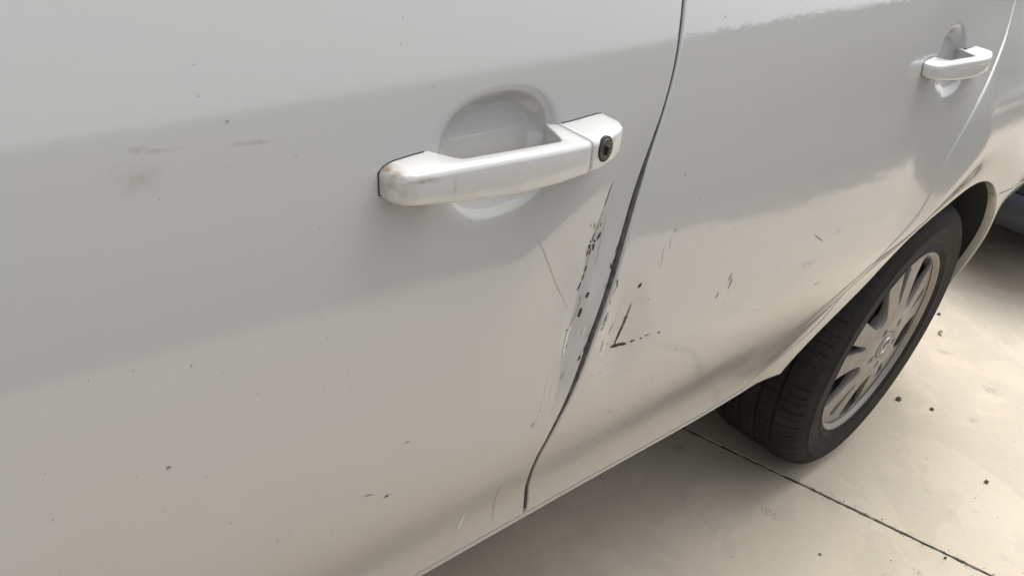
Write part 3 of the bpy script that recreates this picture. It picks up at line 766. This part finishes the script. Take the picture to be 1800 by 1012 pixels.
# ------------------------------------------------------------------ scratches, scuffs, specks, one painted reflection line (conform to the sheet metal)
def bvh(o):
    off=wloc(o); return BVHTree.FromPolygons([v.co+off for v in o.data.vertices],[tuple(p_.vertices) for p_ in o.data.polygons])
def drop(b,x,z,h=.0002):
    q_=b.ray_cast(Vector((x,-.4,z)),Vector((0,1,0)))
    if q_[0] is None: return None
    n=q_[1] if q_[1].y<0 else -q_[1]
    return q_[0]+n*h
def scratch_or_reflection(b,kind,wmm,pts,parent,name='scratch_or_reflection'):
    P=[Vector(p_) for p_ in pts]; L=sum((P[i+1]-P[i]).length for i in range(len(P)-1))
    step=.0008; W=wmm*(.00072 if kind=='k' and wmm>2 else .0006 if kind=='k' else .0005); V=[];F=[];rowprev=None; s_=0; ph=random.uniform(0,99)
    tot=max(3,int(L/step)); k=0
    for i in range(tot+1):
        d=L*i/tot; acc=0
        for j in range(len(P)-1):
            l=(P[j+1]-P[j]).length
            if d<=acc+l or j==len(P)-2: t=(d-acc)/l; c=P[j]+(P[j+1]-P[j])*t; dr=(P[j+1]-P[j]).normalized(); break
            acc+=l
        nn=Vector((-dr.y,dr.x))
        env=min(1,min(i,tot-i)/(tot*.22+1e-6))**.6
        a=W*env*(.55+.75*random.random()); b_=W*env*(.55+.75*random.random())
        sh=.00018*math.sin(i*.35+ph)+random.uniform(-.00015,.00015)
        if wmm>1 and random.random()<.025: rowprev=None; continue
        c=c+nn*sh
        A=drop(b,c.x+nn.x*a,c.y+nn.y*a,.00025); B=drop(b,c.x-nn.x*b_,c.y-nn.y*b_,.00025)
        if A is None or B is None: rowprev=None; continue
        V+=[A,B]; cur=len(V)-2
        if rowprev is not None: F.append((rowprev,rowprev+1,cur+1,cur))
        rowprev=cur
    if F: return mesh(name,V,F,SCRM[kind],parent,False)
bF,bR,bQ,bH=bvh(FD),bvh(RD),bvh(QP),bvh(FH)
for k,w_,p_ in SCR_REFL_FRONT: scratch_or_reflection(bF,k,w_,p_,FD)
for k,w_,p_ in SCR_REAR: scratch_or_reflection(bR,k,w_,p_,RD)
for _ in range(13):                       # chips and flaked filler along the crease and the shut line
    z=random.uniform(.655,.80); x=float(CREASE(z))+random.gauss(.002,.004)
    scratch_or_reflection(bF,random.choice('ktbbg'),random.uniform(1.2,2.4),[(x,z),(x-random.uniform(.0005,.003),z-random.uniform(.003,.010))],FD,'paint_chip')
for _ in range(18):
    z=random.uniform(.65,.79); x=float(GAP(z))
    if random.random()<.5: scratch_or_reflection(bF,random.choice('kgtk'),random.uniform(.9,2.0),[(x-random.uniform(.002,.008),z),(x-random.uniform(.004,.010),z-random.uniform(.004,.012))],FD,'paint_chip')
    else: scratch_or_reflection(bR,random.choice('kgkw'),random.uniform(.9,2.2),[(x+random.uniform(.004,.010),z),(x+random.uniform(.003,.008),z-random.uniform(.004,.012))],RD,'paint_chip')
for k,w_,p_ in SCR_HANDLE: scratch_or_reflection(bH,k,w_,p_,FD,'handle_scuff')
def specks(b,items,parent,kind):
    V=[];F=[]
    for x,z,s_ in items:
        n=random.randint(5,7); i0=len(V); el=random.uniform(.6,1.8); ro=random.uniform(0,3.14); ok=True; T=[]
        for k in range(n):
            a=2*math.pi*k/n; rr=s_*random.uniform(.6,1.2); ux,uz=rr*math.cos(a)*el,rr*math.sin(a)/el
            q_=drop(b,x+ux*math.cos(ro)-uz*math.sin(ro),z+ux*math.sin(ro)+uz*math.cos(ro),.0002)
            if q_ is None: ok=False; break
            T.append(q_)
        if ok: V+=T; F.append(tuple(range(i0,i0+n)))
    o=mesh('dirt_specks',V,F,SCRM[kind],parent,False); o['kind']='stuff'; return o
def rnd(n,xa,xb,za,zb_,sa,sb):
    o=[]
    for _ in range(n):
        t=random.random()**1.6; o.append((random.uniform(xa,xb),za+(zb_-za)*t,random.uniform(sa,sb)*random.choice((.6,1,1,1.3))))
    return o
specks(bF,[(x,z,.00048) for x,z in SPECKS if x<-1.13]+rnd(25,-1.60,-1.08,.41,.90,.0002,.0003),FD,'d')
specks(bF,rnd(180,-1.62,-1.07,.40,.84,.0003,.0007),FD,'g')
specks(bR,[(x,z,.0009) for x,z in SPECKS if x>-1.1]+rnd(60,-1.12,-.4,.40,.90,.0004,.0008),RD,'d')
specks(bR,rnd(170,-1.12,-.42,.40,.80,.0005,.0012),RD,'g')
specks(bQ,rnd(30,-.35,.2,.45,.85,.0006,.0012),QP,'g')
# ------------------------------------------------------------------ loose things on the concrete
def pebble(x,y,s_,label,mat=M_STONE,cat='pebble',flat=.7):
    bm=bmesh.new(); bmesh.ops.create_icosphere(bm,subdivisions=1,radius=1)
    ax=[random.uniform(.7,1.25) for _ in range(3)]; sd_=random.uniform(0,99)
    from mathutils import noise as mn
    for v in bm.verts:
        k=1+.28*mn.noise(v.co*1.4+Vector((sd_,0,0))); v.co=Vector((v.co.x*ax[0],v.co.y*ax[1],v.co.z*flat))*k*s_*.72
        if v.co.z<-s_*flat*.55: v.co.z=-s_*flat*.55
    o=bmobj('pebble' if cat=='pebble' else 'crumb',bm,mat,None,False); o.location=(x,y,s_*flat*.55+.0004)
    tag(o,label,cat,'pebbles on the concrete' if cat=='pebble' else None)
pebble(.432,.004,.0105,'larger dark grey pebble close beside the rear tyre')
pebble(.478,-.067,.0075,'small brown pebble just beyond the pebble beside the tyre')
pebble(.296,-.265,.0082,'round dark pebble lying alone far out on bright concrete')
pebble(-.058,-.298,.0055,'small dark pebble right next to the slab joint')
pebble(1.083,.139,.0085,'tiny far pebble on bright concrete behind the rear wheel')
pebble(-.286,-.137,.0050,'flat dark crumb on the shaded slab nearest the lower frame edge',M_STONE,'debris',.35)
pebble(-.399,.106,.0040,'pale crumb in the soft shade below the sill',simple('pale_crumb',(.45,.40,.33),.9),'debris',.5)
V=[];F=[]
def bit(x,y,s_):
    i0=len(V); a=random.uniform(0,6.28)
    for k in range(3): V.append((x+s_*math.cos(a+2.1*k)*random.uniform(.6,1.2),y+s_*math.sin(a+2.1*k),.0003))
    V.append((x,y,s_*random.uniform(.5,1.0))); F.extend([(i0,i0+1,i0+3),(i0+1,i0+2,i0+3),(i0+2,i0,i0+3)])
for _ in range(520):
    if random.random()<.6: x,y=P2(random.gauss(0,.010),random.uniform(-.5,.75))
    else: x,y=random.uniform(-.8,1.3),random.uniform(-.7,.35)
    bit(x,y,random.uniform(.0006,.0020)*(1.5 if random.random()<.08 else 1))
gt=mesh('grit',V,F,M_STONE,None,False); gt['kind']='stuff'; tag(gt,'fine dark grit strewn over the concrete and along the joint','grit')
# curled dry leaf scrap
V=[]
for i in range(7):
    a=R(20+30*i)
    for wv in (-1,1): V.append((.949+.016*math.cos(a)+.002*wv,.080+.010*math.sin(a)+.002*wv,.001+.006*(wv>0)))
lf=mesh('leaf_scrap',V,gridfaces(7,2),simple('dry_leaf',(.30,.25,.17),.9),None); tag(lf,'small curled pale leaf scrap on concrete beyond the tyre','leaf')
# ------------------------------------------------------------------ dark car parked behind
DX,DY=1.50,.80
DC=empty('dark_car',(DX+2,DY,0),'dark navy car parked nose-on behind the white hatchback','car')
def dring(x,w,z0,z1,zt,rw):
    L=[(DY-w+.06,z0),(DY-w,z0+.10),(DY-w-.0,z1-.12),(DY-w+.05,z1),(DY-rw,zt-.04),(DY-rw+.15,zt)]
    return L+[(2*DY-y,z) for y,z in reversed(L)]
loft('body',[(DX+.06,dring(0,.66,.24,.62,.66,.50)),(DX+.16,dring(0,.78,.22,.70,.76,.58)),(DX+.5,dring(0,.84,.20,.86,.92,.66)),(DX+.95,dring(0,.86,.20,.93,.99,.68)),(DX+1.15,dring(0,.86,.20,.95,1.06,.66)),(DX+1.85,dring(0,.86,.20,.96,1.42,.58)),(DX+2.7,dring(0,.86,.20,.96,1.46,.57)),(DX+3.5,dring(0,.86,.20,.96,1.36,.58)),(DX+4.1,dring(0,.80,.24,.92,1.0,.62)),(DX+4.25,dring(0,.72,.34,.75,.82,.6))],M_NAVY,DC)
# front bumper: curved in plan, lower lip, intake with slats
def bumper_profile(u): return DX+.10*abs(u)**2.6+.14*max(0,abs(u)-.86)*6*.3
def swept(name,prof,mat,n=36,umax=1.0,w=.86):
    V=[]
    for i in range(n+1):
        u=-umax+2*umax*i/n; x0=bumper_profile(u)
        for dx,z in prof: V.append((x0+dx,DY+u*w,z))
    return mesh(name,V,gridfaces(n+1,len(prof),0,False),mat,DC)
swept('lower_lip',[(.20,.205),(.015,.205),(.0,.215),(-.006,.25),(-.004,.30),(.006,.325),(.03,.332),(.06,.332)],M_NAVY)
swept('bumper_beam',[(.06,.452),(.02,.455),(-.008,.47),(-.015,.52),(-.008,.57),(.02,.60),(.08,.62)],M_NAVY)
swept('intake_back',[(.05,.33),(.055,.455)],M_DARK)
for z in (.350,.385,.420):
    swept('intake_slat',[(.05,z-.006),(.012,z-.008),(.004,z),(.012,z+.006),(.05,z+.008)],M_DARK,36,.95)
swept('grille_back',[(.07,.62),(.10,.72)],M_DARK,24,.5)
for z in (.64,.665,.69): swept('grille_slat',[(.09,z-.004),(.06,z),(.09,z+.004)],M_DARK,24,.5)
for s_ in (-1,1):
    bm=boxv(DX+.14,DX+.40,DY+s_*.62-.14,DY+s_*.62+.14,.64,.78,.04); bmobj('headlight',bm,M_GLASS,DC)
for s_ in (-1,1):
    for xx in (DX+.80,DX+3.35):
        wv=bpy.data.objects.new('wheel',None); COL.objects.link(wv); wv.parent=DC; wv.location=Vector((xx,DY+s_*.80,.31))-Vector(DC.location); LOCAL.add(wv.name)
        lathe('tyre',[(.20,-.09),(.25,-.10),(.29,-.09),(.31,-.06),(.31,.06),(.29,.09),(.25,.10),(.20,.09)],M_TYRE,wv,48)
        lathe('rim',[(.001,-.07*1),(.10,-.08),(.20,-.09),(.20,.09),(.10,.08),(.001,.07)],M_RIM,wv,32)
# ------------------------------------------------------------------ trees beyond the wall
def tree(x,y,h,cr,label,seed):
    rnd_=random.Random(seed)
    T=empty('garden_tree',(x,y,0),label,'tree','trees beyond the wall')
    V=[];F=[];n=9;hs2=[0,.3,.6,1]
    for i,t in enumerate(hs2):
        rr=.14*(1-.7*t); cx=.15*math.sin(t*3+seed)
        for k in range(n): a=2*math.pi*k/n; V.append((x+cx+rr*math.cos(a),y+rr*math.sin(a),-.05+t*h*.75))
    F=gridfaces(4,n,0,True)
    for b in range(7):
        a=rnd_.uniform(0,6.28); z0=h*rnd_.uniform(.3,.6); i0=len(V); ex,ey,ez=math.cos(a)*cr*.7,math.sin(a)*cr*.7,h*.25
        for (t,rr) in ((0,.05),(1,.012)):
            for k in range(4): V.append((x+ex*t+rr*math.cos(k*1.57),y+ey*t+rr*math.sin(k*1.57),z0+ez*t))
        F+=gridfaces(2,4,i0,True)
    mesh('trunk',V,F,M_BARK,T)
    V=[];F=[]
    cl=[(rnd_.gauss(0,.45)*cr,rnd_.gauss(0,.45)*cr,h*.68+rnd_.gauss(0,.16)*h,rnd_.uniform(.25,.55)*cr*.7) for _ in range(34)]
    for _ in range(2600):
        c=rnd_.choice(cl); d=Vector((rnd_.gauss(0,1),rnd_.gauss(0,1),rnd_.gauss(0,1))).normalized()*c[3]*rnd_.uniform(.5,1)
        p_=Vector((x+c[0],y+c[1],c[2]))+d; s_=rnd_.uniform(.05,.11)
        e1=Vector((rnd_.gauss(0,1),rnd_.gauss(0,1),rnd_.gauss(0,1))).normalized()*s_; e2=e1.orthogonal().normalized()*s_*.5
        i0=len(V); V+=[p_-e1,p_+e2,p_+e1,p_-e2]; F.append((i0,i0+1,i0+2,i0+3))
    mesh('crown',V,F,M_LEAF,T,False)
tree(15.2,-3.5,3.4,1.3,'low bushy tree past the end of the wall, nearest the parked cars',1)
tree(19.5,-3.6,4.4,1.8,'taller bushy tree past the end of the wall, farther down the drive',2)
tree(25.5,-4.0,4.8,2.2,'widest tree past the end of the wall, farthest down the drive',5)
